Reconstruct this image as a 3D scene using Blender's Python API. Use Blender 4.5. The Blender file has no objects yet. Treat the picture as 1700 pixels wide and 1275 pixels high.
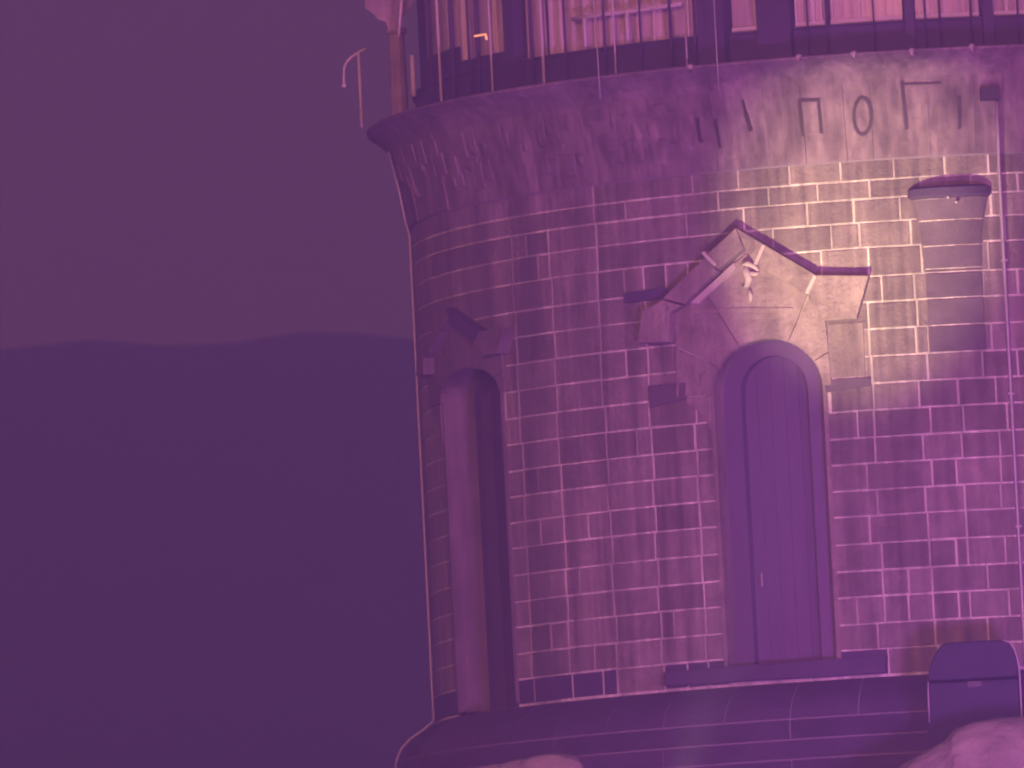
import bpy, bmesh, math, random
from mathutils import Vector, Matrix, noise
R_ = math.radians
random.seed(11)
S = bpy.context.scene
C = S.collection

# ------------------------------------------------------------------ camera
F = 20550.0                      # focal length in pixels of the 1700 px wide frame
ROLL, CAMY, CAMZ = R_(2.9), -150.0, -6.2
ox, oy = 1638 - 850.0, -(2180 - 637.5)          # where the tower axis meets the horizon
xu = ox * math.cos(ROLL) + oy * math.sin(ROLL)
yu = -ox * math.sin(ROLL) + oy * math.cos(ROLL)
PITCH = math.atan(-yu / F); YAW = math.atan(xu * math.cos(PITCH) / F)
fwd = Vector((-math.sin(YAW) * math.cos(PITCH), math.cos(YAW) * math.cos(PITCH), math.sin(PITCH)))
r0 = fwd.cross(Vector((0, 0, 1))).normalized(); u0 = r0.cross(fwd).normalized()
rt = r0 * math.cos(ROLL) - u0 * math.sin(ROLL)
up = u0 * math.cos(ROLL) + r0 * math.sin(ROLL)
CAM = Vector((0, CAMY, CAMZ))
cd = bpy.data.cameras.new('camera'); cam = bpy.data.objects.new('camera', cd); C.objects.link(cam)
m = Matrix((rt, up, -fwd)).transposed().to_4x4(); m.translation = CAM; cam.matrix_world = m
cd.sensor_width = 36.0; cd.lens = 36.0 * F / 1700.0; cd.clip_start = 0.5; cd.clip_end = 5000
cd.dof.use_dof = True; cd.dof.focus_distance = 144.5; cd.dof.aperture_fstop = 2.8
S.camera = cam

# ------------------------------------------------------------------ world, sun, exposure
W = bpy.data.worlds.new('World'); S.world = W; W.use_nodes = True
bg = W.node_tree.nodes['Background']
wn, wl = W.node_tree.nodes, W.node_tree.links        # night sky, a little redder in the glow low on the horizon
wt = wn.new('ShaderNodeTexCoord'); ws = wn.new('ShaderNodeSeparateXYZ'); wr = wn.new('ShaderNodeMapRange'); wm = wn.new('ShaderNodeMix'); wm.data_type = 'RGBA'
wl.new(wt.outputs['Generated'], ws.inputs[0]); wl.new(ws.outputs[2], wr.inputs[0]); wr.inputs[1].default_value = 0.02; wr.inputs[2].default_value = 0.16
wm.inputs[6].default_value = (0.165, 0.046, 0.105, 1); wm.inputs[7].default_value = (0.063, 0.034, 0.150, 1)
wl.new(wr.outputs[0], wm.inputs[0]); wl.new(wm.outputs[2], bg.inputs[0]); bg.inputs[1].default_value = 1.0
sd = bpy.data.lights.new('sun', 'SUN'); sun = bpy.data.objects.new('sun', sd); C.objects.link(sun)
sd.energy = 5.0; sd.angle = R_(12); sd.color = (0.94, 0.265, 1.0)
SAZ, SEL = R_(-5), R_(5)          # right of the camera, low
sdir = Vector((math.sin(SAZ) * math.cos(SEL), -math.cos(SAZ) * math.cos(SEL), math.sin(SEL)))
sun.rotation_euler = (-sdir).to_track_quat('-Z', 'Y').to_euler()
S.view_settings.view_transform = 'Standard'; S.view_settings.look = 'None'
S.view_settings.exposure = 0.0; S.view_settings.gamma = 1.0
S.render.engine = 'CYCLES'
S.cycles.use_denoising = True
S.cycles.volume_bounces = 2; S.cycles.max_bounces = 6
S.cycles.filter_width = 2.0

# ------------------------------------------------------------------ helpers
R = 6.28
def ray(px, py):
    return (rt * ((px - 850) / F) + up * (-(py - 637.5) / F) + fwd).normalized()
def hit(px, py, r=R):
    d = ray(px, py); a = d.x**2 + d.y**2; b = 2 * (CAM.x * d.x + CAM.y * d.y); c = CAM.x**2 + CAM.y**2 - r * r
    q = b * b - 4 * a * c
    t = (-b - math.sqrt(max(q, 0))) / (2 * a); p = CAM + d * t
    return math.atan2(p.x, -p.y), p.z
def zat(px, py, r=R): return hit(px, py, r)[1]
def at_y(px, py, Y):
    d = ray(px, py); return CAM + d * ((Y - CAM.y) / d.y)
def cyl(th, r, z): return Vector((r * math.sin(th), -r * math.cos(th), z))

def mesh_obj(name, bm, mat, parent=None, smooth=False, **props):
    bmesh.ops.recalc_face_normals(bm, faces=bm.faces)
    me = bpy.data.meshes.new(name); bm.to_mesh(me); bm.free()
    o = bpy.data.objects.new(name, me); C.objects.link(o)
    if mat: me.materials.append(mat)
    if smooth:
        for p in me.polygons: p.use_smooth = True
    if parent: o.parent = parent
    for k, v in props.items(): o[k] = v
    return o
def tag(o, label, cat, group=None):
    o['label'] = label; o['category'] = cat
    if group: o['group'] = group
    return o

def add_prism(bm, poly, r0f, r1f, bev=0.0, strip=False):
    """poly = [(theta, z)]; extruded along the radius from r0f(z) to r1f(z), front edge chamfered by bev."""
    cth = sum(p[0] for p in poly) / len(poly); cz = sum(p[1] for p in poly) / len(poly)
    ring0 = [bm.verts.new(cyl(t, r0f(z), z)) for t, z in poly]
    rings = [ring0]
    if bev > 0:
        rings.append([bm.verts.new(cyl(t, r1f(z) - bev, z)) for t, z in poly])
        pin = []
        for t, z in poly:
            ds, dz = (t - cth) * R, z - cz; L = math.hypot(ds, dz) or 1
            k = max(0, 1 - bev * 1.2 / L); pin.append((cth + ds * k / R, cz + dz * k))
    else: pin = poly
    rings.append([bm.verts.new(cyl(t, r1f(z), z)) for t, z in pin])
    n = len(poly)
    for a, b in zip(rings, rings[1:]):
        for i in range(n): bm.faces.new((a[i], a[(i + 1) % n], b[(i + 1) % n], b[i]))
    f = rings[-1]
    if strip:
        for i in range(n // 2 - 1): bm.faces.new((f[i], f[i + 1], f[n - 2 - i], f[n - 1 - i]))
    else: bm.faces.new(f)
def prism(name, poly, d0, d1, mat, parent, bev=0.008, strip=False, **props):
    bm = bmesh.new()
    f0 = d0 if callable(d0) else (lambda z: R + d0); f1 = d1 if callable(d1) else (lambda z: R + d1)
    add_prism(bm, poly, f0, f1, bev, strip)
    return mesh_obj(name, bm, mat, parent, **props)
def arc_block_poly(t0, t1, z0, z1, n=4, j=0.0):
    rj = lambda: random.uniform(-j, j)
    a, b, c, d = rj(), rj(), rj(), rj(); e, f = rj() / R, rj() / R
    bot = [(t0 + e + (t1 - t0 - e + f) * i / n, z0 + a + (b - a) * i / n) for i in range(n + 1)]
    top = [(t0 + e + (t1 - t0 - e + f) * i / n, z1 + c + (d - c) * i / n) for i in range(n + 1)]
    return bot + top[::-1]
def add_arc_block(bm, t0, t1, prof, n=4, bev=0.0, r_in=0.15):
    """a curved block: prof = [(r, z)] from bottom to top on the outer face, swept from t0 to t1"""
    cols = []
    pf = [(prof[0][0] - r_in, prof[0][1])] + prof + [(prof[-1][0] - r_in, prof[-1][1])]
    for i in range(n + 1):
        t = t0 + (t1 - t0) * i / n
        cols.append([bm.verts.new(cyl(t, r, z)) for r, z in pf])
    for a, b in zip(cols, cols[1:]):
        for k in range(len(pf) - 1): bm.faces.new((a[k], b[k], b[k + 1], a[k + 1]))
    bm.faces.new(cols[0]); bm.faces.new(cols[-1][::-1])
def lathe(bm, prof, t0=-math.pi, t1=math.pi, n=180, skip=None):
    cols = []
    full = abs(t1 - t0 - 2 * math.pi) < 1e-6
    for i in range(n if full else n + 1):
        t = t0 + (t1 - t0) * i / n
        cols.append([bm.verts.new(cyl(t, r, z)) for r, z in prof])
    for i in range(n):
        a, b = cols[i], cols[(i + 1) % len(cols)]
        for k in range(len(prof) - 1):
            if skip and skip(t0 + (t1 - t0) * (i + .5) / n, (prof[k][1] + prof[k + 1][1]) / 2): continue
            bm.faces.new((a[k], b[k], b[k + 1], a[k + 1]))
def add_tube(bm, pts, rad, n=8):
    pts = [Vector(p) for p in pts]; rings = []
    for i, p in enumerate(pts):
        d = (pts[min(i + 1, len(pts) - 1)] - pts[max(i - 1, 0)]).normalized()
        x = d.cross(Vector((0.13, 0.2, 0.97)))
        if x.length < .05: x = d.cross(Vector((1, 0, 0)))
        x.normalize(); y = d.cross(x)
        rr = rad[i] if isinstance(rad, (list, tuple)) else rad
        rings.append([bm.verts.new(p + (x * math.cos(2 * math.pi * k / n) + y * math.sin(2 * math.pi * k / n)) * rr) for k in range(n)])
    for a, b in zip(rings, rings[1:]):
        for k in range(n): bm.faces.new((a[k], a[(k + 1) % n], b[(k + 1) % n], b[k]))
    bm.faces.new(rings[0][::-1]); bm.faces.new(rings[-1])
def tube(name, pts, rad, mat, parent=None, n=8, **p):
    bm = bmesh.new(); add_tube(bm, pts, rad, n); return mesh_obj(name, bm, mat, parent, smooth=True, **p)
def add_box(bm, c, sx, sy, sz, M=None):
    M = M or Matrix.Identity(3); c = Vector(c); v = []
    for x in (-1, 1):
        for y in (-1, 1):
            for z in (-1, 1): v.append(bm.verts.new(c + M @ Vector((x * sx / 2, y * sy / 2, z * sz / 2))))
    for f in ((0,1,3,2),(4,6,7,5),(0,4,5,1),(2,3,7,6),(0,2,6,4),(1,5,7,3)): bm.faces.new([v[i] for i in f])
def rotz(th): return Matrix.Rotation(th, 3, 'Z')

# ------------------------------------------------------------------ materials
def mat(name, col, rough=0.8, var=0.0, scale=3.0, stretch=(1, 1, 1), bump=0.0, bscale=25.0, per_obj=0.0, metal=0.0, emit=None, spec=0.4, stain=None):
    M = bpy.data.materials.new(name); M.use_nodes = True; nt = M.node_tree; N = nt.nodes; L = nt.links
    b = N['Principled BSDF']; b.inputs['Roughness'].default_value = rough; b.inputs['Metallic'].default_value = metal
    b.inputs['Specular IOR Level'].default_value = spec
    b.inputs['Base Color'].default_value = (*col, 1)
    if emit:
        b.inputs['Emission Color'].default_value = (*emit[:3], 1); b.inputs['Emission Strength'].default_value = emit[3]
    tc = N.new('ShaderNodeTexCoord'); mp = N.new('ShaderNodeMapping'); mp.inputs['Scale'].default_value = stretch
    L.new(tc.outputs['Object'], mp.inputs[0])
    val = None
    if var or per_obj:
        n1 = N.new('ShaderNodeTexNoise'); n1.inputs['Scale'].default_value = scale; n1.inputs['Detail'].default_value = 6; n1.inputs['Roughness'].default_value = .65
        L.new(mp.outputs[0], n1.inputs['Vector'])
        mr = N.new('ShaderNodeMapRange'); mr.inputs[1].default_value = .25; mr.inputs[2].default_value = .75
        mr.inputs[3].default_value = 1 - var; mr.inputs[4].default_value = 1 + var; L.new(n1.outputs['Fac'], mr.inputs[0]); val = mr.outputs[0]
        if stain:          # vertical run-off streaks
            mp2 = N.new('ShaderNodeMapping'); mp2.inputs['Scale'].default_value = (9, 9, .55); L.new(tc.outputs['Object'], mp2.inputs[0])
            n2 = N.new('ShaderNodeTexNoise'); n2.inputs['Scale'].default_value = 1.6; n2.inputs['Detail'].default_value = 4; L.new(mp2.outputs[0], n2.inputs['Vector'])
            m2 = N.new('ShaderNodeMapRange'); m2.inputs[1].default_value = .35; m2.inputs[2].default_value = .68; m2.inputs[3].default_value = 1 - stain; m2.inputs[4].default_value = 1 + stain * .6
            L.new(n2.outputs['Fac'], m2.inputs[0]); mu = N.new('ShaderNodeMath'); mu.operation = 'MULTIPLY'; L.new(val, mu.inputs[0]); L.new(m2.outputs[0], mu.inputs[1]); val = mu.outputs[0]
            mp3 = N.new('ShaderNodeMapping'); mp3.inputs['Scale'].default_value = (2.6, 2.6, .16); L.new(tc.outputs['Object'], mp3.inputs[0])      # broad damp runs down the wall
            n4 = N.new('ShaderNodeTexNoise'); n4.inputs['Scale'].default_value = 1.0; n4.inputs['Detail'].default_value = 5; n4.inputs['Roughness'].default_value = .6; L.new(mp3.outputs[0], n4.inputs['Vector'])
            m4 = N.new('ShaderNodeMapRange'); m4.inputs[1].default_value = .38; m4.inputs[2].default_value = .6; m4.inputs[3].default_value = 1 - stain * 1.5; m4.inputs[4].default_value = 1.05
            L.new(n4.outputs['Fac'], m4.inputs[0]); mu = N.new('ShaderNodeMath'); mu.operation = 'MULTIPLY'; L.new(val, mu.inputs[0]); L.new(m4.outputs[0], mu.inputs[1]); val = mu.outputs[0]
        if per_obj:
            oi = N.new('ShaderNodeObjectInfo'); m3 = N.new('ShaderNodeMapRange'); m3.inputs[3].default_value = 1 - per_obj; m3.inputs[4].default_value = 1 + per_obj
            L.new(oi.outputs['Random'], m3.inputs[0]); mu = N.new('ShaderNodeMath'); mu.operation = 'MULTIPLY'; L.new(val, mu.inputs[0]); L.new(m3.outputs[0], mu.inputs[1]); val = mu.outputs[0]
        vm = N.new('ShaderNodeVectorMath'); vm.operation = 'SCALE'; vm.inputs[0].default_value = col; L.new(val, vm.inputs['Scale']); L.new(vm.outputs[0], b.inputs['Base Color'])
    if bump:
        n3 = N.new('ShaderNodeTexNoise'); n3.inputs['Scale'].default_value = bscale; n3.inputs['Detail'].default_value = 5; L.new(tc.outputs['Object'], n3.inputs['Vector'])
        bp = N.new('ShaderNodeBump'); bp.inputs['Strength'].default_value = bump; bp.inputs['Distance'].default_value = .03; L.new(n3.outputs['Fac'], bp.inputs['Height']); L.new(bp.outputs[0], b.inputs['Normal'])
    return M
M_block = mat('ashlar_stone', (0.30, 0.245, 0.235), .85, .26, 4.0, bump=.6, bscale=22, per_obj=.22, stain=.24)
M_mortar = mat('pale_mortar', (0.80, 0.73, 0.67), .9, .38, 1.6, stain=.3, bump=.2, bscale=40)
M_trim = mat('carved_stone', (0.36, 0.29, 0.28), .85, .42, 3.0, bump=.9, bscale=16, per_obj=.12, stain=.15)
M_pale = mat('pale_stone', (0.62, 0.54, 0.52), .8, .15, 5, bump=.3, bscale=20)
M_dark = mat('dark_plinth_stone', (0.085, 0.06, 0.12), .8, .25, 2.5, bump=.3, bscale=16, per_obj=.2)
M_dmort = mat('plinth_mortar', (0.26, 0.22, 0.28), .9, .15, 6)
M_slate = mat('dark_slate', (0.085, 0.06, 0.12), .7, .2, 3, bump=.2, per_obj=.1)  # stands in for shade on the portals and the wall shadow form
M_door = mat('door_paint', (0.15, 0.10, 0.20), .55, .15, 3, stretch=(6, 6, .6), bump=.1, per_obj=.12)
M_iron = mat('painted_iron', (0.05, 0.04, 0.06), .5, .15, 5, spec=.5)
M_steel = mat('galvanised_steel', (0.50, 0.46, 0.50), .45, .12, 8, metal=.3)
M_pane = mat('frosted_pane', (0.56, 0.45, 0.42), .3, .55, 2.2, stretch=(7, 7, .35), per_obj=.2)
M_frame = mat('pale_window_frame', (0.75, 0.66, 0.64), .6, .08, 6)
M_frieze = mat('frieze_stone', (0.31, 0.235, 0.27), .88, .42, 2.2, bump=.9, bscale=6, per_obj=.06, stain=.25)
M_shade = mat('shade_stone', (0.15, 0.115, 0.145), .85, .3, 3, bump=.4, per_obj=.12)  # dark stone colour that stands in for cast shade
M_letter = mat('dark_letter', (0.065, 0.045, 0.055), .6, .2, 9)
M_rock = mat('pale_rock', (0.42, 0.37, 0.28), .9, .45, 2.4, bump=1.0, bscale=8)
M_ground = mat('stony_ground', (0.10, 0.085, 0.085), .95, .3, .6, bump=.5, bscale=4)
M_hill = mat('mountain_forest', (0.012, 0.035, 0.13), .95, .3, .03)
M_bin = mat('dark_plastic', (0.03, 0.027, 0.06), .65, .12, 3)
M_lampglow = mat('lamp_glow', (0.8, 0.3, 0.2), .5, emit=(1.0, .38, .25, 1.6))

# ------------------------------------------------------------------ the tower: levels
ys = [262, 297, 328, 367, 409, 457, 500, 545, 590, 635, 679, 724, 767, 811, 854, 900, 945, 988, 1033, 1076]
Z = [zat(1480, y) for y in ys]                  # course joints, top to bottom
ZP = zat(1540, 1119)                            # top of the flared plinth
Z.append(ZP + .02)
ZF = Z[0]                                       # foot of the frieze
RD = R + 0.49
ZD = zat(1400, 88, RD)                          # edge of the gallery deck
tower = bpy.data.objects.new('stone_tower', None); C.objects.link(tower)
tag(tower, 'round floodlit stone tower with pale mortar joints, gabled portals and a gallery on top', 'tower')

# portals ------------------------------------------------------------
tl, _ = hit(1198, 880); trr, _ = hit(1379, 880)
TC = (tl + trr) / 2; HA = (trr - tl) / 2 * R
ZSPR = zat(1277, 648); HB = zat(1272, 563) - ZSPR; ZSILL = zat(1300, 1104)
def loc(px, py):
    t, z = hit(px, py); return ((t - TC) * R, z)
OUT = [loc(*p) for p in [(1128, 690), (1123, 515), (1150, 505), (1240, 422), (1342, 490), (1372, 535), (1386, 690)]]
HOOD = dict(rake=[[(1230, 380), (1243, 414), (1200, 449), (1182, 425)], [(1182, 428), (1200, 452), (1146, 506), (1112, 497)],
                  [(1231, 380), (1274, 406), (1262, 441), (1244, 414)], [(1277, 408), (1358, 457), (1343, 489), (1265, 443)]],
            kneeler=[[(1361, 458), (1445, 459), (1425, 530), (1372, 534), (1346, 490)], [(1111, 499), (1143, 508), (1124, 520), (1122, 569), (1072, 571), (1078, 518)]],
            shoulder=[[(1374, 538), (1434, 534), (1437, 624), (1376, 628)]],
            shade_cap=[[(1040, 487), (1075, 482), (1109, 478), (1113, 493), (1078, 499), (1042, 503)]],  # shade above the left kneeler put in as a dark slab
            shade_block=[[(1370, 632), (1446, 627), (1446, 640), (1373, 652)], [(1079, 641), (1142, 634), (1142, 662), (1081, 677)]])  # shade under the shoulders put in as dark blocks
HOOD = {k: [[loc(*p) for p in poly] for poly in v] for k, v in HOOD.items()}
PORTALS = [(TC, 0.0, 0.0, 1.0, 1.0), (R_(-62.7), -0.16, 0.5, 0.57, 1.2)]      # angle, drop, extra height to the springing, squash of the hood
def zmap(z, P):
    if z <= ZSPR: return ZSILL + (z - ZSILL) * (1 + P[2] / (ZSPR - ZSILL)) + P[1]
    return ZSPR + P[2] + (z - ZSPR) * P[3] + P[1]
def zinv(w, P):
    w -= P[1]
    if w <= ZSPR + P[2]: return ZSILL + (w - ZSILL) / (1 + P[2] / (ZSPR - ZSILL))
    return ZSPR + (w - ZSPR - P[2]) / P[3]
def extents(z, W):
    lo, hi = 9, -9
    polys = [OUT] + ([[(s * .75, q) for s, q in p] for p in HOOD['rake'] + HOOD['kneeler']] if W[2] else HOOD['rake'] + HOOD['kneeler'] + HOOD['shade_block'] + HOOD['shoulder'])
    for P in polys:
        for i in range(len(P)):
            (s0, a), (s1, b) = P[i], P[(i + 1) % len(P)]
            if min(a, b) <= z <= max(a, b) and a != b:
                q = s0 + (s1 - s0) * (z - a) / (b - a); lo, hi = min(lo, q), max(hi, q)
    return lo, hi
def portal_halfwidth(z0, z1, W):
    """the interval of s that blocks leave free between heights z0 and z1: the narrowest the stones in front cover"""
    lo, hi = -9, 9
    for k in range(7):
        a, b = extents(z0 + (z1 - z0) * k / 6, W)
        lo, hi = max(lo, a), min(hi, b)
    if lo < -8 or hi > 8 or lo >= hi: lo, hi = 9, -9
    else: lo += .02; hi -= .02
    if z1 > ZSILL + .03 and z0 < ZSPR: lo, hi = min(lo, -HA - .004), max(hi, HA + .004)
    elif ZSPR <= z0 < ZSPR + HB:
        w = HA * math.sqrt(1 - ((z0 - ZSPR) / HB)**2) + .02; lo, hi = min(lo, -w), max(hi, w)
    return lo, hi
def in_opening(th, z):
    for P in PORTALS:
        s = (th - P[0]) * R / P[4]; q = zinv(z, P)
        if ZSILL - .05 < q <= ZSPR and abs(s) < HA + .02: return True
        if q > ZSPR and (s / (HA + .02))**2 + ((q - ZSPR) / (HB + .02))**2 < 1: return True
    return False

# wall core (the mortar bed the blocks sit in)
bm = bmesh.new()
nz = int((ZF - ZP + .1) / .05)
lathe(bm, [(R, ZP - .05 + (ZF + .1 - ZP) * i / nz) for i in range(nz + 1)], n=720, skip=in_opening)
core = mesh_obj('mortar_bed', bm, M_mortar, tower, smooth=True)

# ashlar blocks --------------------------------------------------------
GAP = 0.025
def th(px, py): return hit(px, py)[0]
right_cols = {0: [1148, 1225, 1310, 1395, 1484, 1568, 1640], 1: [1192, 1275, 1357, 1443, 1528, 1612, 1690], 2: [1139, 1234, 1340, 1417, 1494, 1570, 1645],
              3: [1210, 1283, 1380, 1427, 1512, 1590, 1668], 4: [1364, 1442, 1530, 1578, 1641], 5: [1464, 1518, 1578, 1632, 1690], 6: [1441, 1523, 1582, 1628], 7: [1443, 1521, 1541, 1585, 1646],
              8: [1447, 1540, 1632, 1690], 9: [1450, 1526, 1591, 1654], 10: [1424, 1452, 1545, 1600, 1672], 11: [1453, 1533, 1597, 1660], 12: [1440, 1548, 1588, 1662],
              13: [1457, 1537, 1602, 1662], 14: [1444, 1461, 1541, 1605, 1690], 15: [1464, 1544, 1588, 1607, 1670], 16: [1466, 1509, 1548, 1640], 17: [1423, 1469, 1509, 1550, 1592, 1611, 1676], 18: [1458, 1553, 1640], 19: [1475, 1558, 1640]}
thru = [(704, 800), (735, 800), (870, 800), (930, 760), (1005, 700), (1085, 800), (1165, 900)]
blocks = []
rest_bm = bmesh.new()
def portal_gaps(z0, z1):
    g = []
    for P in PORTALS:
        tc = P[0]; lo, hi = portal_halfwidth(zinv(z0, P), zinv(z1, P), P)
        if lo < hi: g.append((tc + (lo - .004) * P[4] / R, tc + (hi + .004) * P[4] / R))
    return g
TL, TR = R_(-89), th(1725, 700)
for r in range(len(Z) - 1):
    z1, z0 = Z[r] - GAP / 2, Z[r + 1] + GAP / 2
    ym = (ys[r] + (ys[r + 1] if r + 1 < len(ys) else 1119)) / 2
    js = []
    for k, (px, py) in enumerate(thru):
        t = th(px, py)
        if r <= 3 and k >= 5: continue
        if r == 0 and k < 4: continue
        if r == 1 and k == 3: continue
        if k == 0 or (k == 1 and r % 2): continue
        js.append(t + random.uniform(-.02, .02) / R)
        nt_ = th(*thru[k + 1]) if k + 1 < len(thru) else None
        if nt_ and k >= 2 and random.random() < .15: js.append(t + (nt_ - t) * random.choice((.3, .42, .55, .7)))
    js += [th(x, ym) for x in right_cols[r]]
    if r in (4, 5): js += [th(1035 + 40 * (r - 4), ym), th(1104, ym)]
    js = sorted(set(js))
    cl = [js[0]]
    for t in js[1:]:
        if (t - cl[-1]) * R > .13: cl.append(t)
    js = [TL] + cl + [TR]
    gaps = portal_gaps(z0, z1)
    # the blocks nobody sees, round the back
    nback = 26
    tb = [TR + (2 * math.pi - (TR - TL)) * i / nback + (0 if i in (0, nback) else (.04 if r % 2 else -.04)) for i in range(nback + 1)]
    for a, b in zip(tb, tb[1:]):
        add_prism(rest_bm, arc_block_poly(a + GAP / 2 / R, b - GAP / 2 / R, z0, z1, 4), lambda z: R - .03, lambda z: R + .011, .005, True)
    for a, b in zip(js, js[1:]):
        spans = [(a + GAP / 2 / R, b - GAP / 2 / R)]
        for g0, g1 in gaps:
            new = []
            for s0, s1 in spans:
                if g1 <= s0 or g0 >= s1: new.append((s0, s1)); continue
                if g0 > s0: new.append((s0, g0))
                if g1 < s1: new.append((g1, s1))
            spans = new
        for s0, s1 in spans:
            w = (s1 - s0) * R
            if w < .05: continue
            n = max(1, int(w / .16)); pd = random.uniform(-.003, .005)
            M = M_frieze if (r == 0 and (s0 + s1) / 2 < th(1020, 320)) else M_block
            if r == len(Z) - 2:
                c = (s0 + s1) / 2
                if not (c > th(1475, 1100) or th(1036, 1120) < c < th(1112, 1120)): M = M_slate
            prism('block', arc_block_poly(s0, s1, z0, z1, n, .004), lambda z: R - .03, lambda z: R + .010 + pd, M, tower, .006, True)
mesh_obj('block_mass', rest_bm, M_block, tower, kind='stuff')

# plinth: flared courses of big dark stones ---------------------------
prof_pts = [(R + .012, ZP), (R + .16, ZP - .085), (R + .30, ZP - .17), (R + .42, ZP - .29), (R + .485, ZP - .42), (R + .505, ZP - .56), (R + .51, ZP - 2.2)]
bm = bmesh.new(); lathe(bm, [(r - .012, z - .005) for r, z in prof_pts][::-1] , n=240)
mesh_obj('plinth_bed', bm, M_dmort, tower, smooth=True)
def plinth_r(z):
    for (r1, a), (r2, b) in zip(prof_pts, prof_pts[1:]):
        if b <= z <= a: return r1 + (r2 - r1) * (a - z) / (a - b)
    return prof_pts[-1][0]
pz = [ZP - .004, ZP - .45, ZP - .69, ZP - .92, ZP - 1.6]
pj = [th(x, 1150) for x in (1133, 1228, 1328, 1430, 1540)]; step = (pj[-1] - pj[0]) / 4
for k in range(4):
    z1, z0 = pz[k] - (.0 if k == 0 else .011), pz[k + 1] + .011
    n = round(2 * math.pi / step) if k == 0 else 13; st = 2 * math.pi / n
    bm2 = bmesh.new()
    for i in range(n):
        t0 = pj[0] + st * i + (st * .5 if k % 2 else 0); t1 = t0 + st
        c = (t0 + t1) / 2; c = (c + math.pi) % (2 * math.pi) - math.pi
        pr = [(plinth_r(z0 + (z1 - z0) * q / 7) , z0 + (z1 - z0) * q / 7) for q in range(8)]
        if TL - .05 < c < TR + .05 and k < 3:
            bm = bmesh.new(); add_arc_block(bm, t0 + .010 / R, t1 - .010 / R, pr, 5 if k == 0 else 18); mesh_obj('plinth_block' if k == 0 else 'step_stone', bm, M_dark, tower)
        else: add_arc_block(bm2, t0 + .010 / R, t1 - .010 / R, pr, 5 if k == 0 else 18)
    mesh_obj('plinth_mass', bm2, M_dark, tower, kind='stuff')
# threshold slab under the main portal
prism('threshold', [hit(*p) for p in [(1112, 1139), (1200, 1134), (1290, 1129), (1380, 1124), (1474, 1117), (1474, 1089), (1380, 1095), (1290, 1102), (1200, 1108), (1112, 1117)]], -.02, .14, M_slate, tower, .015, True)

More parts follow.
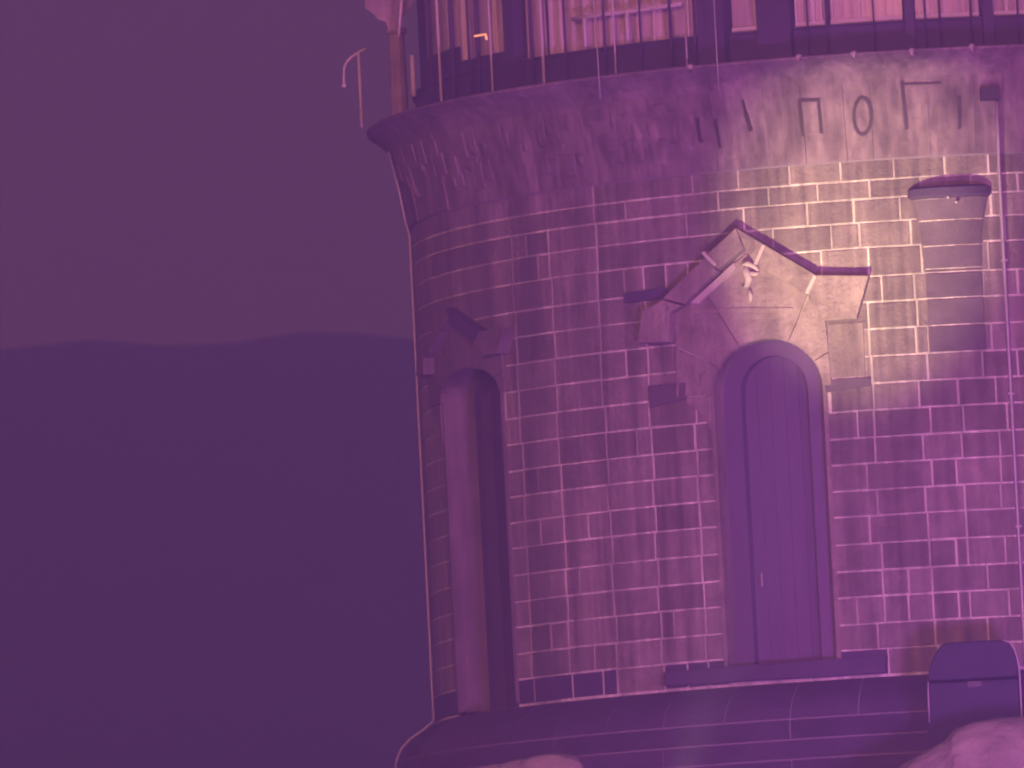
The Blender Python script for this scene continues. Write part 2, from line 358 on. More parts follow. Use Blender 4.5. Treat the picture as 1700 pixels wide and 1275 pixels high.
# portals built twice --------------------------------------------------
def arch_pts(a, b, n=20):       # from left foot over the crown to right foot, local (s, z)
    return [(-a * math.cos(math.pi * i / n), ZSPR + b * math.sin(math.pi * i / n)) for i in range(n + 1)]
def ray_poly(P, ang):
    d = (math.cos(ang), math.sin(ang)); best = None
    o = (0, ZSPR)
    for i in range(len(P)):
        a, b = P[i], P[(i + 1) % len(P)]
        ex, ey = b[0] - a[0], b[1] - a[1]; den = d[0] * ey - d[1] * ex
        if abs(den) < 1e-9: continue
        t = ((a[0] - o[0]) * ey - (a[1] - o[1]) * ex) / den; u = ((a[0] - o[0]) * d[1] - (a[1] - o[1]) * d[0]) / den
        if t > 0 and -1e-6 <= u <= 1 + 1e-6 and (best is None or t > best): best = t
    return (o[0] + d[0] * best, o[1] + d[1] * best)
def build_portal(PP, label, M_trim, deep, M_door):
    tc = PP[0]; FS = PP[4]; zz = lambda z: zmap(z, PP)
    def m_(poly): return [(tc + s * FS / R, zz(z)) for s, z in poly]
    # lining: the reveal of the opening, face a little proud of the wall
    prof = [(-HA, ZSILL)] + arch_pts(HA, HB) + [(HA, ZSILL)]
    prof_o = [(-HA - .05, ZSILL)] + arch_pts(HA + .05, HB + .05) + [(HA + .05, ZSILL)]
    IA, IB = HA - .24, HB - .18
    prof_i = [(-IA, ZSILL)] + arch_pts(IA, IB) + [(IA, ZSILL)]
    bm = bmesh.new()
    loops = [(prof_o, -.03), (prof_o, .018), (prof, .022), (prof, -deep - .06)]
    loops2 = [(prof_o, -deep), (prof_i, -deep + .02), (prof_i, -deep - .12)]
    rings = [[bm.verts.new(cyl(tc + s * FS / R, R + d, zz(z))) for s, z in P] for P, d in loops]
    for a, b in zip(rings, rings[1:]):
        for i in range(len(a) - 1): bm.faces.new((a[i], a[i + 1], b[i + 1], b[i]))
    po = mesh_obj('portal', bm, M_trim, tower, label=label)
    bm = bmesh.new()
    rings = [[bm.verts.new(cyl(tc + s * FS / R, R + d, zz(z))) for s, z in P] for P, d in loops2]
    for a, b in zip(rings, rings[1:]):
        for i in range(len(a) - 1): bm.faces.new((a[i], a[i + 1], b[i + 1], b[i]))
    mesh_obj('door_frame', bm, M_door, po)
    # door planks inside
    ed = [-IA - .02 + (2 * IA + .04) * i / 5 for i in range(6)]
    for a, b in zip(ed, ed[1:]):
        a2, b2 = a + .0015, b - .0015
        top = lambda s: ZSPR + (IB + .03) * math.sqrt(max(0, 1 - (s / (IA + .03))**2))
        xs = [a2 + (b2 - a2) * i / 4 for i in range(5)]
        prism('plank', m_([(x, ZSILL) for x in xs] + [(x, top(x)) for x in xs[::-1]]), -deep - .18, -deep - .112, M_door, po, .002, True)
    bm = bmesh.new(); p0 = cyl(tc - IA * .75 * FS / R, R - deep - .08, zz(ZSILL + .95)); add_tube(bm, [p0, p0 + Vector((0, 0, .16))], .012, 8)
    mesh_obj('handle', bm, M_iron if PP[2] else M_steel, po)
    def h_(poly): return [(tc + s * (.9 if PP[2] else 1) / R, zz(z)) for s, z in poly]
    # voussoirs and tympanum stones between arch and gable
    angs = [180, 152, 120, 62, 27, 0]
    for a0, a1 in zip(angs, angs[1:]):
        a0r, a1r = math.radians(a0 - .5), math.radians(a1 + .5)
        inn = []
        for i in range(9):
            a = a0r + (a1r - a0r) * i / 8; k = 1 / math.sqrt((math.cos(a) / (HA + .012))**2 + (math.sin(a) / (HB + .012))**2)
            inn.append((k * math.cos(a), ZSPR + k * math.sin(a)))
        outp = [ray_poly(OUT, a0r + (a1r - a0r) * i / 8) for i in range(9)]
        for c in OUT:
            ca = math.atan2(c[1] - ZSPR, c[0])
            if a1r < ca < a0r:
                i = min(range(9), key=lambda i: abs(a0r + (a1r - a0r) * i / 8 - ca)); outp[i] = c
        dd = .045 + random.uniform(-.006, .006)
        bm = bmesh.new()
        fi = [bm.verts.new(cyl(tc + s * FS / R, R + dd, zz(z))) for s, z in inn]; fo = [bm.verts.new(cyl(tc + s * FS / R, R + dd, zz(z))) for s, z in outp]
        bi = [bm.verts.new(cyl(tc + s * FS / R, R - .02, zz(z))) for s, z in inn]; bo = [bm.verts.new(cyl(tc + s * FS / R, R - .02, zz(z))) for s, z in outp]
        for i in range(8):
            bm.faces.new((fi[i], fi[i + 1], fo[i + 1], fo[i])); bm.faces.new((fi[i], bi[i], bi[i + 1], fi[i + 1])); bm.faces.new((fo[i], fo[i + 1], bo[i + 1], bo[i]))
        bm.faces.new((fi[0], fo[0], bo[0], bi[0])); bm.faces.new((fi[8], bi[8], bo[8], fo[8]))
        mesh_obj('arch_stone', bm, M_trim, po)
    for sgn in (-1, 1):      # the tails of the surround beside the springing
        P = [(sgn * (HA + .045), ZSPR - .01), (sgn * (HA + .045), ZSPR - .42), (sgn * (HA + .16), ZSPR - .22), (sgn * (HA + .36), ZSPR - .06), (sgn * (HA + .36), ZSPR - .01)]
        if sgn < 0: prism('surround_foot', m_(P), -.02, .04, M_trim, po, .008)
    for k, dep, mt in (('rake', .17, M_trim), ('kneeler', .175, M_trim), ('shoulder', .022, M_block), ('shade_block', .045, M_shade), ('shade_cap', .07, M_slate)):
        if PP[2] and k in ('shoulder', 'shade_block', 'shade_cap'): continue
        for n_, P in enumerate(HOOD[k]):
            if PP[2] and k == 'rake' and n_ > 1: mt = M_slate  # cast shade on this hood's right slope put in as slate
            prism({'rake': 'gable_stone', 'kneeler': 'kneeler', 'shoulder': 'shoulder_stone', 'shade_block': 'shade_block', 'shade_cap': 'shade_slab'}[k], h_(P), -.02, dep + random.uniform(-.006, .006), mt, po, .01)
    if PP[2]: return po
    # pale lead-filled joints across the gable
    for a, b in (((1177, 420), (1198, 442)), ((1276, 408), (1262, 441)), ((1359, 459), (1345, 489))):
        a, b = loc(*a), loc(*b); dx, dy = b[0] - a[0], b[1] - a[1]; L = math.hypot(dx, dy); nx, ny = -dy / L * .02, dx / L * .02
        prism('joint', m_([(a[0] + nx, a[1] + ny), (b[0] + nx, b[1] + ny), (b[0] - nx, b[1] - ny), (a[0] - nx, a[1] - ny)]), -.01, .18, M_pale, po, .004)
    # lit inner slope of the left rake put in as a pale chamfered strip
    prism('lit_fillet', m_([loc(*p) for p in [(1149, 505), (1163, 506), (1226, 447), (1222, 437)]]), .0, .085, M_pale, po, .02)
    # string line below the tympanum
    prism('string_course', m_([loc(*p) for p in [(1150, 514), (1235, 511), (1318, 512), (1318, 518), (1235, 518), (1150, 521)]]), .0, .062, M_trim, po, .006)
    # carved figure: crested bird on a stem, in relief
    bm = bmesh.new()
    def P3(px, py, d): s, z = loc(px, py); return cyl(tc + s * FS / R, R + d, zz(z))
    add_tube(bm, [P3(1237, 449, .07), P3(1241, 440, .10), P3(1247, 438, .11), P3(1256, 443, .10), P3(1263, 450, .07)], [.018, .034, .036, .028, .014], 8)
    add_tube(bm, [P3(1242, 441, .09), P3(1245, 453, .12), P3(1248, 464, .11), P3(1244, 474, .08), P3(1236, 477, .06)], [.03, .045, .05, .03, .012], 8)
    add_tube(bm, [P3(1250, 455, .1), P3(1258, 456, .09), P3(1263, 453, .07)], [.03, .025, .012], 8)
    add_tube(bm, [P3(1248, 482, .07), P3(1250, 492, .08), P3(1248, 502, .06)], [.018, .028, .014], 8)
    mesh_obj('carved_figure', bm, M_pale, po, smooth=True)
    return po
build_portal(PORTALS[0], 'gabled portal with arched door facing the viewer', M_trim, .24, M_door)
build_portal(PORTALS[1], 'gabled portal near the tower edge, stone darkened for shade', mat('shaded_carved_stone', (0.23, 0.18, 0.19), .88, .3, 3, bump=.5, bscale=14, per_obj=.15, stain=.2), .38, M_slate)  # stone and door coloured darker for the shade on this side

# frieze and cornice ----------------------------------------------------
ZFT = ZD - .30
def fr(z): return R + .035 + (.21 - .035) * max(0, min(1, (z - ZF) / (ZFT - ZF)))**1.25
nfr = 84
bm = bmesh.new(); lathe(bm, [(R - .3, ZF - .02), (R + .02, ZF - .02)] + [(fr(ZF + (ZFT - ZF) * i / 8) - .02, ZF + (ZFT - ZF) * i / 8) for i in range(9)], n=240); mesh_obj('frieze_bed', bm, M_dmort, tower, smooth=True)
fm = bmesh.new()
fj = [-math.pi + 2 * math.pi * (i + (random.uniform(-.28, .28) if 0 < i < nfr else 0)) / nfr for i in range(nfr + 1)]
for i in range(nfr):
    t0, t1 = fj[i], fj[i + 1]; c = (t0 + t1) / 2
    od = random.uniform(-.006, .009)
    pr = [(fr(ZF + (ZFT - ZF) * q / 6) + od + random.uniform(-.002, .003), ZF + (ZFT - ZF) * q / 6) for q in range(7)]
    if TL - .1 < c < TR + .1:
        bm = bmesh.new(); add_arc_block(bm, t0 + .003 / R, t1 - .003 / R, pr, 6); mesh_obj('frieze_block', bm, M_frieze, tower)
    else: add_arc_block(fm, t0 + .003 / R, t1 - .003 / R, pr, 6)
mesh_obj('frieze_mass', fm, M_frieze, tower, kind='stuff')
bm = bmesh.new()
lathe(bm, [(R + .1, ZFT - .004), (R + .215, ZFT - .004), (R + .27, ZFT + .085), (R + .36, ZFT + .175), (RD - .03, ZD - .05), (RD - .005, ZD - .035), (RD, ZD - .012), (RD - .012, ZD), (R - 1.0, ZD + .01)], n=240)
mesh_obj('cornice', bm, M_frieze, tower, smooth=False)

# carved relief on the frieze
def frelief(pts, rad, name, mt, lift=.0):
    P = []
    for px, py in pts:
        t, z = hit(px, py, R + .13)
        for _ in range(3): t, z = hit(px, py, fr(z))
        P.append(cyl(t, fr(z) + lift, z))
    return tube(name, P, rad, mt, tower, 8)
leafs = [([(650, 262), (656, 290), (664, 325)], .05), ([(672, 258), (680, 285), (690, 318), (702, 330)], .055), ([(690, 256), (704, 280), (716, 300)], .05), ([(722, 262), (735, 290), (730, 315)], .045),
         ([(775, 235), (788, 248), (784, 268)], .055), ([(795, 228), (803, 240), (800, 262)], .045), ([(770, 275), (790, 284), (806, 290)], .04), ([(750, 248), (745, 270), (756, 290)], .04),
         ([(862, 222), (872, 244), (884, 258)], .045), ([(890, 212), (897, 230), (900, 252)], .04), ([(905, 196), (912, 215), (908, 236)], .05), ([(955, 255), (965, 268), (968, 280)], .035),
         ([(960, 215), (975, 230), (970, 250)], .04), ([(1015, 232), (1030, 250), (1038, 285)], .04), ([(1046, 190), (1058, 225), (1075, 262)], .05), ([(1066, 185), (1085, 222), (1092, 250)], .05),
         ([(1096, 235), (1108, 247), (1106, 258)], .045), ([(1010, 185), (1020, 205), (1012, 224)], .04), ([(830, 240), (838, 262), (850, 280)], .04), ([(1130, 200), (1140, 230), (1150, 262)], .035)]
for pts, rd in leafs:
    rd *= 1.9; frelief(pts, [rd * .6] + [rd] * (len(pts) - 2) + [rd * .4], 'relief_leaf', M_frieze, -rd * .62)

for i in range(64):
    px = 660 + 500 * (i + random.random()) / 64; py = 288 - (px - 660) * .13 + random.choice((-52, -26, -4, 18)) + random.uniform(-8, 8)
    t, z = hit(px, py, R + .13)
    for _ in range(3): t, z = hit(px, py, fr(z))
    hw, hh, dd = random.uniform(.04, .11) / R, random.uniform(.07, .17), random.uniform(.006, .028)
    if z - hh < ZF + .02 or z + hh > ZFT - .02: hh *= .5
    if z - hh < ZF or z + hh > ZFT: continue
    prism('relief_block', arc_block_poly(t - hw, t + hw, z - hh, z + hh, 2, .018), lambda q: fr(q) - .03, lambda q, dd=dd: fr(q) + dd, M_frieze, tower, .008, True)
# the weathered inscription: readable strokes, dark colour for the shade in the cuts
def stroke_group(name, strokes, label=None):
    bm = bmesh.new()
    for (x0, y0), (x1, y1), w in strokes:
        w *= 1.35; L = math.hypot(x1 - x0, y1 - y0); nx, ny = -(y1 - y0) / L * w / 2, (x1 - x0) / L * w / 2
        poly = []
        for px, py in ((x0 + nx, y0 + ny), (x1 + nx, y1 + ny), (x1 - nx, y1 - ny), (x0 - nx, y0 - ny)):
            t, z = hit(px, py, R + .13)
            for _ in range(3): t, z = hit(px, py, fr(z))
            poly.append((t, z))
        add_prism(bm, poly, lambda z: fr(z) - .01, lambda z: fr(z) + .016, 0)
    o = mesh_obj(name, bm, M_letter, tower)
    if label: o['label'] = label
    return o
stroke_group('letter', [((1157, 196), (1164, 236), 4)])
stroke_group('letter', [((1187, 198), (1196, 246), 3)])
stroke_group('letter', [((1233, 166), (1239, 190), 3), ((1238, 186), (1247, 218), 5)])
stroke_group('letter', [((1327, 166), (1333, 226), 4.5), ((1359, 168), (1364, 222), 4), ((1326, 167), (1362, 166), 4)], 'dark letter like a Greek pi')
oc = [(1432 + 14.5 * math.sin(2 * math.pi * k / 14), 193 - 31 * math.cos(2 * math.pi * k / 14)) for k in range(15)]
stroke_group('letter', [(a, b, 4) for a, b in zip(oc, oc[1:])], 'dark letter like an O')
stroke_group('letter', [((1497, 136), (1505, 215), 4.5), ((1498, 140), (1562, 138), 2)], 'left part of a wide dark letter like a Greek pi')
stroke_group('letter', [((1592, 160), (1593, 214), 4)])  # right stroke of the wide letter, kept as its own object
# drip studs along the deck edge
for px, py in [(1147, 112), (1327, 95), (1418, 90), (1514, 85), (1613, 78)]:
    t, z = hit(px, py - 2, RD)
    tube('drip_stud', [cyl(t, RD - .01, z), cyl(t, RD + .035, z - .01), cyl(t, RD + .03, z - .09)], [.035, .04, .018], M_pale, tower)

# upper storey -------------------------------------------------------------
RU = R - .12
zsill = zat(1400, 40, RU + .05); ZU = zsill + 2.2
bm = bmesh.new(); lathe(bm, [(RU, ZD - .1), (RU, zsill - .02), (RU + .03, zsill - .015), (RU + .03, zsill + .01), (RU - .1, zsill + .012)], n=180); mesh_obj('gallery_kerb', bm, M_slate, tower)
bm = bmesh.new(); lathe(bm, [(RU - .08, zsill), (RU - .08, ZU)], n=180); mesh_obj('gallery_wall', bm, M_slate, tower, smooth=True)
bm = bmesh.new(); lathe(bm, [(RU - .2, ZU - .02), (RU + .75, ZU + .02), (RU + .78, ZU + .12), (RU * .55, ZU + 1.3), (.02, ZU + 2.5)], n=120); mesh_obj('roof', bm, M_slate, tower)
def thu(px): return hit(px, 30, RU)[0]
def window(px0, px1, bars, zlo=None, frame=True):
    zl = zlo if zlo is not None else zsill + .012
    t0, t1 = thu(px0), thu(px1); zh = ZU - .1
    n = max(2, int((t1 - t0) * RU / .12)); xs = [t0 + (t1 - t0) * i / n for i in range(n + 1)]
    w = prism('window', [(t, zl) for t in xs] + [(t, zh) for t in xs[::-1]], lambda z: RU - .085, lambda z: RU - .05, M_pane, tower, 0, True)
    def bar(a, b, za, zb, dep):
        k = max(1, int((b - a) * RU / .15)); q = [a + (b - a) * i / k for i in range(k + 1)]
        prism('frame_bar', [(t, za) for t in q] + [(t, zb) for t in q[::-1]], lambda z: RU - .06, lambda z: RU + dep, M_frame, w, .004, True)
    if frame: bar(t0, t1, zl, zl + .055, -.01)
    for px, wd in bars:
        t = thu(px); bar(t - wd / 2 / RU, t + wd / 2 / RU, zl + (.055 if frame else 0), zh, .0)
    return w
window(905, 1160, [(912, .02), (926, .02), (948, .015), (970, .035), (987, .03), (1012, .015), (1040, .04), (1085, .025), (1142, .02)], frame=False)
window(1213, 1256, [(1253, .025)])
window(1319, 1372, [(1322, .03), (1350, .05), (1363, .03)])
window(1378, 1498, [(1427, .035), (1382, .02), (1398, .015), (1470, .012)])
window(1520, 1626, [(1532, .015), (1548, .02), (1570, .03), (1588, .015), (1600, .02)])
window(1650, 1730, [(1672, .04)])
window(700, 752, [(742, .03)], zlo=zsill + .35, frame=False)
window(756, 850, [(765, .04), (835, .025), (818, .02)], zlo=zsill + .16, frame=False)
window(868, 898, [(877, .03)], frame=False)
# handrail in front of the long left window, on brackets
rail = []
for px, py in [(950, 32), (1000, 24), (1050, 18), (1100, 11), (1132, 6)]:
    t, z = hit(px, py, RU + .12); rail.append(cyl(t, RU + .12, z))
tube('handrail', rail, .028, M_frame, tower)
for px, py, y2 in [(970, 29, 78), (1040, 19, 68)]:
    t, z = hit(px, py, RU + .12); t2, z2 = hit(px, y2, RU + .12); tube('rail_post', [cyl(t, RU + .12, z), cyl(t, RU + .12, z2)], .026, M_frame, tower)
for px, d, w, mt in [(712, .10, .030, M_slate), (726, .12, .018, M_frame), (748, .08, .034, M_slate), (776, .14, .016, M_slate), (790, .10, .028, M_slate), (812, .12, .014, M_frame), (842, .12, .022, M_frame),
                     (880, .12, .026, M_slate), (898, .10, .02, M_frame), (936, .14, .014, M_slate), (1002, .16, .016, M_slate), (1018, .14, .012, M_frame), (1062, .14, .014, M_slate), (1112, .14, .022, M_slate), (1152, .12, .018, M_slate),
                     (1340, .12, .012, M_slate), (1372, .10, .018, M_slate), (1450, .12, .010, M_slate), (1536, .12, .012, M_slate), (1560, .12, .014, M_slate), (1612, .12, .014, M_slate), (1690, .12, .014, M_slate)]:
    t = hit(px, 30, RU + d)[0]; tube('baluster', [cyl(t, RU + d, ZD), cyl(t, RU + d, ZU - .05)], w, mt, tower, 6)
# dark piers between the bays, with flaring heads
def pier(px0, px1, mt, d=.16):
    t0, t1 = thu(px0), thu(px1); xs = [t0 + (t1 - t0) * i / 3 for i in range(4)]
    prism('pier', [(t, ZD) for t in xs] + [(t, ZU) for t in xs[::-1]], lambda z: RU - .08, lambda z: RU + d, mt, tower, .02, True)
for a, b in ((1166, 1209), (1262, 1317), (852, 868), (1503, 1518), (1629, 1646)): pier(a, b, M_slate)
# end pillar with a bracketed head against the sky
t0, zt = hit(664, 60, RU)
tp = math.asin(max(-1, -(RU + .05) / (RU + .1))) if False else hit(664, 120, RU)[0]
pz0, pz1 = ZD, zat(700, 60, RU)
pc = at_y(664, 188, -1.0); pt = at_y(658, 52, -1.0); ph = at_y(655, 30, -1.0); pe = at_y(652, 4, -1.0)
bm = bmesh.new()
add_tube(bm, [Vector((pc.x, -1, ZD)), Vector((pc.x, -1, pt.z - .04)), Vector((pc.x, -1, pt.z - .03)), Vector((pc.x, -1, pt.z + .03)), Vector((pc.x, -1, pt.z + .04))], [.105, .10, .13, .13, .09], 10)
pil = mesh_obj('end_pillar', bm, M_trim, tower)
def vpt(px, py, Y): return at_y(px, py, Y)
outl = [(645, 50), (640, 36), (627, 32), (617, 20), (606, 14), (603, -40), (690, -40), (688, 0), (668, 30), (664, 52)]
bm = bmesh.new(); fr_ = [bm.verts.new(vpt(x, y, -1.18)) for x, y in outl]; bk_ = [bm.verts.new(vpt(x, y, -.80)) for x, y in outl]
bm.faces.new(fr_); bm.faces.new(bk_[::-1])
for i in range(len(outl)): j = (i + 1) % len(outl); bm.faces.new((fr_[i], bk_[i], bk_[j], fr_[j]))
mesh_obj('pillar_head', bm, M_trim, tower)
t, z = hit(686, 90, RU + .1); tube('rail_post', [vpt(684, 92, -1.5), vpt(687, 160, -1.5)], .03, M_frame, tower)
tube('stay_rod', [vpt(668, -20, -1.5), vpt(662, 60, -1.5)], .018, M_frame, tower)
# wires that run down from the roof over the cornice
for px, y1 in ((1190, 150), (993, 165)):
    tA = hit(px, 60, RD)[0]; zt2 = zat(px, y1, RD)
    tube('wire', [cyl(tA, RD + .04, ZU + .0), cyl(tA, RD + .03, ZD + .02), cyl(tA, RD + .02, zt2)], .009, M_steel, tower, 6)
tA, zA = hit(1139, 60, RD - .15); tube('rail_post', [cyl(hit(1120, 60, RD - .15)[0], RD - .15, zA), cyl(tA, RD - .15, zA), cyl(tA, RD - .13, ZD)], .014, M_steel, tower, 6)
# small lit bracket lamp on the gallery
tB, zB = hit(800, 58, RU + .12)
bm = bmesh.new(); a = hit(788, 60, RU + .12); b = hit(806, 57, RU + .12); c_ = hit(808, 66, RU + .12)
add_tube(bm, [cyl(a[0], RU + .12, a[1]), cyl(b[0], RU + .12, b[1]), cyl(b[0] + .001, RU + .12, b[1] - .01), cyl(c_[0], RU + .12, c_[1])], .014, 8)
lamp = mesh_obj('bracket_lamp', bm, M_lampglow, None); tag(lamp, 'small glowing orange bracket lamp on the gallery wall', 'lamp')

# bent rail post at the deck's end
g0 = Vector((0, 0, 0))
def gp(px, py): return at_y(px, py, -.6)
rp = bpy.data.objects.new('bent_rail', None); C.objects.link(rp); rp.location = (0, 0, 0)
tag(rp, 'thin post with a bent hook arm at the left end of the gallery deck', 'railing')
tube('post', [gp(601, 212), gp(598, 150), gp(595, 88)], .019, M_frame, rp)
tube('hook_arm', [gp(608, 81), gp(597, 86), gp(585, 93), gp(576, 102), gp(571, 112), gp(571, 128), gp(571, 139)], .017, M_frame, rp)
bm = bmesh.new(); bmesh.ops.create_icosphere(bm, subdivisions=2, radius=.032, matrix=Matrix.Translation(gp(571, 142))); mesh_obj('knob', bm, M_frame, rp, smooth=True)

# cast shadow at the right put in as dark stone: half-round top, bell, pilaster
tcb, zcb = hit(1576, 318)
cb = bpy.data.objects.new('wall_shadow_form', None); C.objects.link(cb); cb.parent = tower
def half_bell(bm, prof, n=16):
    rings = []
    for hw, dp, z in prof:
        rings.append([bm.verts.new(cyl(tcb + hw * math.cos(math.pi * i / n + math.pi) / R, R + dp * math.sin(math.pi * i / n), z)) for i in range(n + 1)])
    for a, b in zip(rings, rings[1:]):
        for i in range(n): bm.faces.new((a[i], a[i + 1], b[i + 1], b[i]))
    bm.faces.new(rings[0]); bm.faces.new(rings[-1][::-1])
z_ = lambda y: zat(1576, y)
bm = bmesh.new(); half_bell(bm, [(.46, .17, z_(329)), (.49, .19, z_(325)), (.49, .19, z_(313)), (.44, .16, z_(309))]); mesh_obj('shade_shelf', bm, M_slate, cb)
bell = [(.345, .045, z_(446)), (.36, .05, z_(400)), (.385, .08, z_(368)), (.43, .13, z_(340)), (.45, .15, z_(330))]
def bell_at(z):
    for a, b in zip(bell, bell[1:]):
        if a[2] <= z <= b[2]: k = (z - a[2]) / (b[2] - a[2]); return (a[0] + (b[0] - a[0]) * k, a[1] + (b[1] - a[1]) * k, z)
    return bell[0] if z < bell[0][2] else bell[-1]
bm = bmesh.new(); half_bell(bm, [(h - .008, d - .008, z) for h, d, z in bell]); mesh_obj('shade_bell_core', bm, M_mortar, cb)
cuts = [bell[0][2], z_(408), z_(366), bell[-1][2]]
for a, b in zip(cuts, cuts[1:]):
    bm = bmesh.new(); half_bell(bm, [bell_at(a + .009 + (b - a - .018) * q / 4) for q in range(5)]); mesh_obj('shade_bell_stone', bm, M_shade, cb)
for px, py in ((1574, 327), (1588, 335)):  # two glints put in as small steel balls
    t, z = hit(px, py, R + .2); bm = bmesh.new(); bmesh.ops.create_icosphere(bm, subdivisions=2, radius=.022, matrix=Matrix.Translation(cyl(t, R + .185, z))); mesh_obj('glint_ball', bm, M_steel, cb, smooth=True)
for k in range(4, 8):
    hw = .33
    prism('shade_pilaster_block', arc_block_poly(tcb - hw / R, tcb + hw / R, Z[k + 1] + .012, Z[k] - .012 if k > 4 else z_(448), 4), -.01, .022, M_shade, cb, .006, True)

# downpipe with hopper at the right
tpipe = th(1676, 640)
pp = [cyl(tpipe, fr(zat(1660, 170, R + .15)) + .07, zat(1660, 170, R + .15)), cyl(tpipe, R + .13, ZF + .05), cyl(tpipe, R + .10, ZF - .15), cyl(tpipe, R + .09, ZP + .25), cyl(tpipe, R + .11, ZP + .02)]
pipe = tube('downpipe', pp, .024, M_steel, tower, 10)
for z in (Z[5], Z[10], Z[15]):
    bm = bmesh.new(); add_box(bm, cyl(tpipe, R + .06, z + .1), .075, .11, .022, rotz(tpipe)); mesh_obj('bracket', bm, M_steel, pipe)
zt3 = pp[0].z
bm = bmesh.new(); add_box(bm, cyl(tpipe - .012, fr(zt3) + .07, zt3 + .10), .22, .14, .15, rotz(tpipe)); mesh_obj('hopper', bm, M_iron, pipe)

# lightning conductor down the left edge, out over the flare
tcab = R_(-82.5)
cp = [cyl(tcab, fr(z) + .05, z) for z in (ZFT, (ZFT + ZF) / 2, ZF)] + [cyl(tcab, R + .055, z) for z in [ZF - .1 - (ZF - ZP) * i / 10 for i in range(10)]] + [cyl(tcab, R + .055, ZP + .03)] + [cyl(tcab, r + .045, z) for r, z in prof_pts[1:]]
cab = tube('conductor_cable', cp, .016, M_steel, tower, 6)

# ------------------------------------------------------------------ ground, hill
def gz(x, y):
    d = math.hypot(x, y)
    if d < 9: base = -.55
    else: base = -.55 - (d - 9) * .050 - .25 * min(1, (d - 9) / 20)
    if y > 0 or d > 110: base = max(base, -.8 - (d - 9) * .052 * (1 if d < 200 else 1))
    base = max(base, -12.0)
    return base + (0 if d < 8 else .12 * noise.noise(Vector((x * .12, y * .12, 0))))
bm = bmesh.new()
xs = sorted(set([-900, -600, -400, -300, -220, -160] + [-120 + 4 * i for i in range(61)] + [160, 220, 300, 400, 600, 900]))
ysg = sorted(set([-300, -240, -200, -180, -160, -150, -140, -130, -120] + [-112 + 4 * i for i in range(40)] + [60, 90, 130, 180, 240, 320, 420, 560, 760, 900]))
grid = [[bm.verts.new((x, y, gz(x, y))) for x in xs] for y in ysg]
for j in range(len(ysg) - 1):
    for i in range(len(xs) - 1): bm.faces.new((grid[j][i], grid[j][i + 1], grid[j + 1][i + 1], grid[j + 1][i]))
mesh_obj('ground', bm, M_ground, None, smooth=True, kind='structure', label='dark stony ground falling away from the tower')
# mountain: ridge heights read along the skyline
YH = 190.0
sky_pts = [(-900, 640), (-300, 600), (-60, 586), (0, 582), (20, 576), (60, 571), (150, 563), (200, 572), (350, 573), (385, 570), (430, 556), (500, 548), (590, 552), (680, 560), (900, 600), (1700, 640), (2600, 700)]
rp_ = [at_y(x, y, YH) for x, y in sky_pts]
def ridge(x):
    for a, b in zip(rp_, rp_[1:]):
        if a.x <= x <= b.x: return a.z + (b.z - a.z) * (x - a.x) / (b.x - a.x)
    return rp_[0].z - (rp_[0].x - x) * .05 if x < rp_[0].x else rp_[-1].z - (x - rp_[-1].x) * .05
bm = bmesh.new(); rows = []
for j in range(41):
    v = j / 40; y = 95 + (YH - 95) * min(1, v * 2) if v <= .5 else YH + (v - .5) * 2 * 120
    row = []
    for i in range(161):
        x = -130 + 300 * i / 160; h = max(ridge(x), 4)
        f = (v * 2)**1.15 if v <= .5 else 1 - ((v - .5) * 2)**1.3
        z = -9 + (h + 9) * f + (0 if .47 < v < .53 else 1.0 * noise.noise(Vector((x * .06, y * .06, 3))) * math.sin(math.pi * min(1, abs(v - .5) * 4)) )
        if v > .44 and v < .56: z += .12 * noise.noise(Vector((x * .35, y * .35, 1)))
        row.append(bm.verts.new((x, y, z)))
    rows.append(row)
for a, b in zip(rows, rows[1:]):
    for i in range(160): bm.faces.new((a[i], a[i + 1], b[i + 1], b[i]))
mesh_obj('mountain', bm, M_hill, None, smooth=True, kind='structure', label='dark forested mountain ridge behind the tower')

# ------------------------------------------------------------------ boulders, bin, floodlight
def boulder(name, outline_top, Y, depth, label, seed):
    """a weathered rock: top profile given along x, rounded in depth"""
    P = [at_y(x, y, Y) for x, y in outline_top]
    x0, x1 = P[0].x, P[-1].x; zb = -1.3
    def top(x):
        for a, b in zip(P, P[1:]):
            if a.x <= x <= b.x: return a.z + (b.z - a.z) * (x - a.x) / (b.x - a.x)
        return P[-1].z
    bm = bmesh.new(); nx, ny = 60, 24; g = []
    for j in range(ny + 1):
        v = -1 + 2 * j / ny; row = []
        for i in range(nx + 1):
            x = x0 + (x1 - x0) * i / nx; e = math.sin(math.pi * i / nx)**.25 if 0 < i < nx else 0
            k = (1 - abs(v)**2.6)
            z = zb + (top(x) - zb) * k
            n = noise.fractal(Vector((x * 1.6, v * 2.6, seed)), .9, 2.0, 5) * .09 - .05 * (abs(noise.noise(Vector((x * 2.1, v * 1.7, seed + 4)))) < .06)
            row.append(bm.verts.new((x + n, Y + v * depth * (.45 + .55 * e) + n, z + n * .6)))
        g.append(row)
    for a, b in zip(g, g[1:]):
        for i in range(nx): bm.faces.new((a[i], a[i + 1], b[i + 1], b[i]))
    o = mesh_obj(name, bm, M_rock, None, smooth=True); tag(o, label, 'rock'); return o
boulder('boulder', [(1430, 1330), (1480, 1284), (1500, 1268), (1545, 1243), (1572, 1228), (1588, 1209), (1612, 1199), (1650, 1192), (1700, 1189), (1780, 1185), (1900, 1200), (2000, 1260), (2050, 1330)], -10.5, 1.5, 'large pale rounded boulder in the lower right corner before the plinth', 1.0)
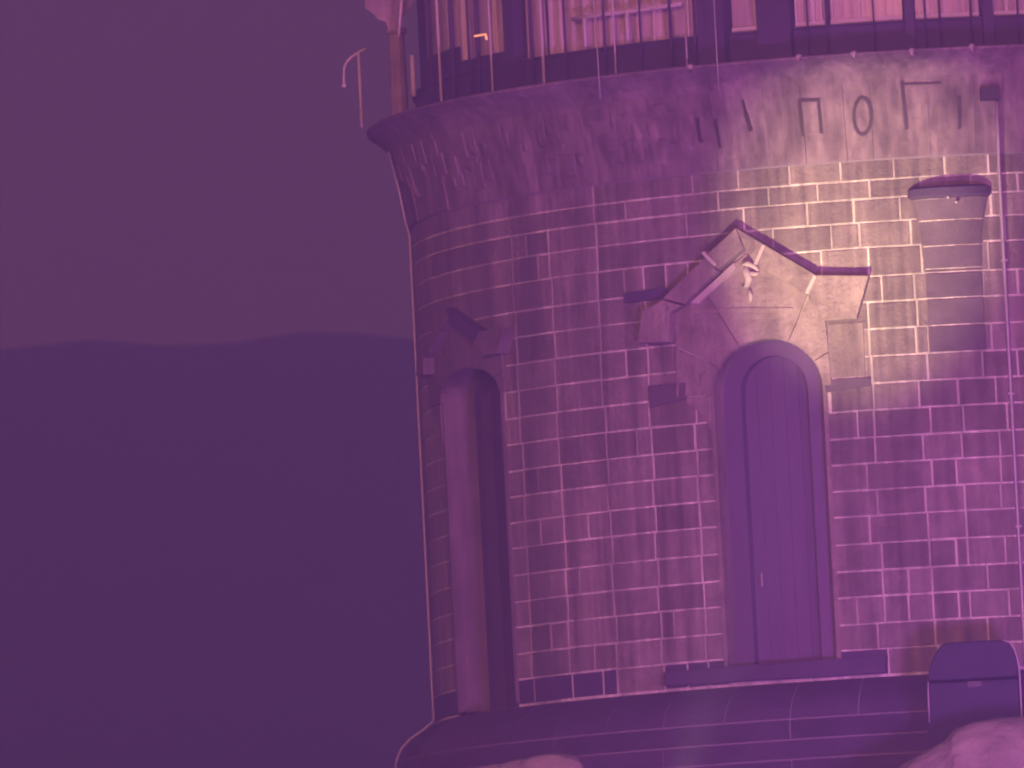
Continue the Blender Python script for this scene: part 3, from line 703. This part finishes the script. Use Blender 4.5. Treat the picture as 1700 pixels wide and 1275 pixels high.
boulder('boulder', [(740, 1330), (785, 1277), (820, 1269), (880, 1259), (930, 1254), (952, 1256), (965, 1263), (985, 1280), (1010, 1330)], -10.0, .9, 'low flat-topped boulder at the foot of the tower, left of centre', 5.0)

def build_bin():
    b = bpy.data.objects.new('storage_bin', None); C.objects.link(b)
    tag(b, 'dark rounded-top storage bin standing against the plinth behind the large boulder', 'bin')
    Y0, Y1 = -8.6, -7.6
    def ext(name, outline, Ya, Yb, mt, bev=True):
        bm = bmesh.new(); f = [at_y(x, y, Ya) for x, y in outline]
        fv = [bm.verts.new(p) for p in f]; bv = [bm.verts.new((p.x, Yb, p.z)) for p in f]
        bm.faces.new(fv); bm.faces.new(bv[::-1])
        for i in range(len(f)): j = (i + 1) % len(f); bm.faces.new((fv[i], bv[i], bv[j], fv[j]))
        o = mesh_obj(name, bm, mt, b)
        md = o.modifiers.new('bevel', 'BEVEL'); md.width = .02; md.segments = 2; md.limit_method = 'ANGLE'
        return o
    ext('lid', [(1541, 1131), (1542, 1112), (1548, 1096), (1557, 1078), (1563, 1070), (1575, 1067), (1620, 1064), (1662, 1062), (1676, 1064), (1684, 1074), (1690, 1092), (1692, 1123)], Y0 - .03, Y1, M_bin)
    ext('body', [(1542, 1320), (1541, 1134), (1692, 1126), (1700, 1320)], Y0, Y1 - .02, M_bin)
    c = at_y(1618, 1136, Y0 - .05); bm = bmesh.new(); add_box(bm, c, .16, .03, .07); mesh_obj('latch', bm, M_iron, b)
    tube('rim_or_highlight_strip', [at_y(x, y, Y0 - .045) for x, y in [(1664, 1063), (1676, 1066), (1683, 1075), (1689, 1092), (1692, 1110), (1693, 1124), (1696, 1180), (1698, 1230)]], .012, M_steel, b, 6)  # highlight on the right edge put in as a pale strip
    tube('rim_or_highlight_strip', [at_y(x, y, Y0 - .03) for x, y in [(1541, 1132), (1541, 1150), (1542, 1172), (1543, 1200)]], .010, M_steel, b, 6)
build_bin()

# ground floodlights: a warm narrow one and a violet wash
def floodlight(x, y, target, energy, color, size, label, soft=.12):
    fpos = Vector((x, y, gz(x, y) + .20))
    fl = bpy.data.objects.new('floodlight', None); C.objects.link(fl)
    tag(fl, label, 'floodlight')
    q = (target - fpos).to_track_quat('-Z', 'Y'); Mx = q.to_matrix()
    bm = bmesh.new(); add_box(bm, fpos + Mx @ Vector((0, 0, .14)), .42, .32, .18, Mx); mesh_obj('housing', bm, M_iron, fl)
    bm = bmesh.new(); add_box(bm, Vector((x, y, fpos.z - .16)), .06, .06, .16); add_box(bm, Vector((x, y, fpos.z - .22)), .4, .3, .04); mesh_obj('stand', bm, M_iron, fl)
    ld = bpy.data.lights.new('flood_beam', 'SPOT'); lo = bpy.data.objects.new('flood_beam', ld); C.objects.link(lo)
    lo.location = fpos; lo.rotation_euler = q.to_euler(); lo.parent = fl
    ld.energy = energy; ld.color = color; ld.spot_size = R_(size); ld.spot_blend = 1.0; ld.shadow_soft_size = soft
tt, tz = hit(1428, 392)
floodlight(-3.2, -15.0, cyl(tt, R, tz), 19000, (1.0, .73, .62), 20, 'warm floodlight on the ground aimed up at the wall above the portal')
tt, tz = hit(1180, 680)
floodlight(2.0, -27.0, cyl(tt, R, tz), 38000, (.40, .10, 1.0), 44, 'violet floodlight on the ground washing the lower wall', .7)

# ------------------------------------------------------------------ haze
bm = bmesh.new(); add_box(bm, (0, 300, 14), 1820, 1220, 74)
hz = mesh_obj('haze', bm, None, None, kind='stuff', label='purple night haze over the whole scene')
HM = bpy.data.materials.new('night_haze'); HM.use_nodes = True; nt = HM.node_tree
for n in list(nt.nodes):
    if n.type == 'BSDF_PRINCIPLED': nt.nodes.remove(n)
pv = nt.nodes.new('ShaderNodeVolumePrincipled'); pv.inputs['Density'].default_value = 0.0078; pv.inputs['Color'].default_value = (.55, .50, 1.0, 1); pv.inputs['Absorption Color'].default_value = (1, 1, 1, 1); pv.inputs['Anisotropy'].default_value = 0.5
nt.links.new(pv.outputs[0], nt.nodes['Material Output'].inputs['Volume'])
hz.data.materials.append(HM)
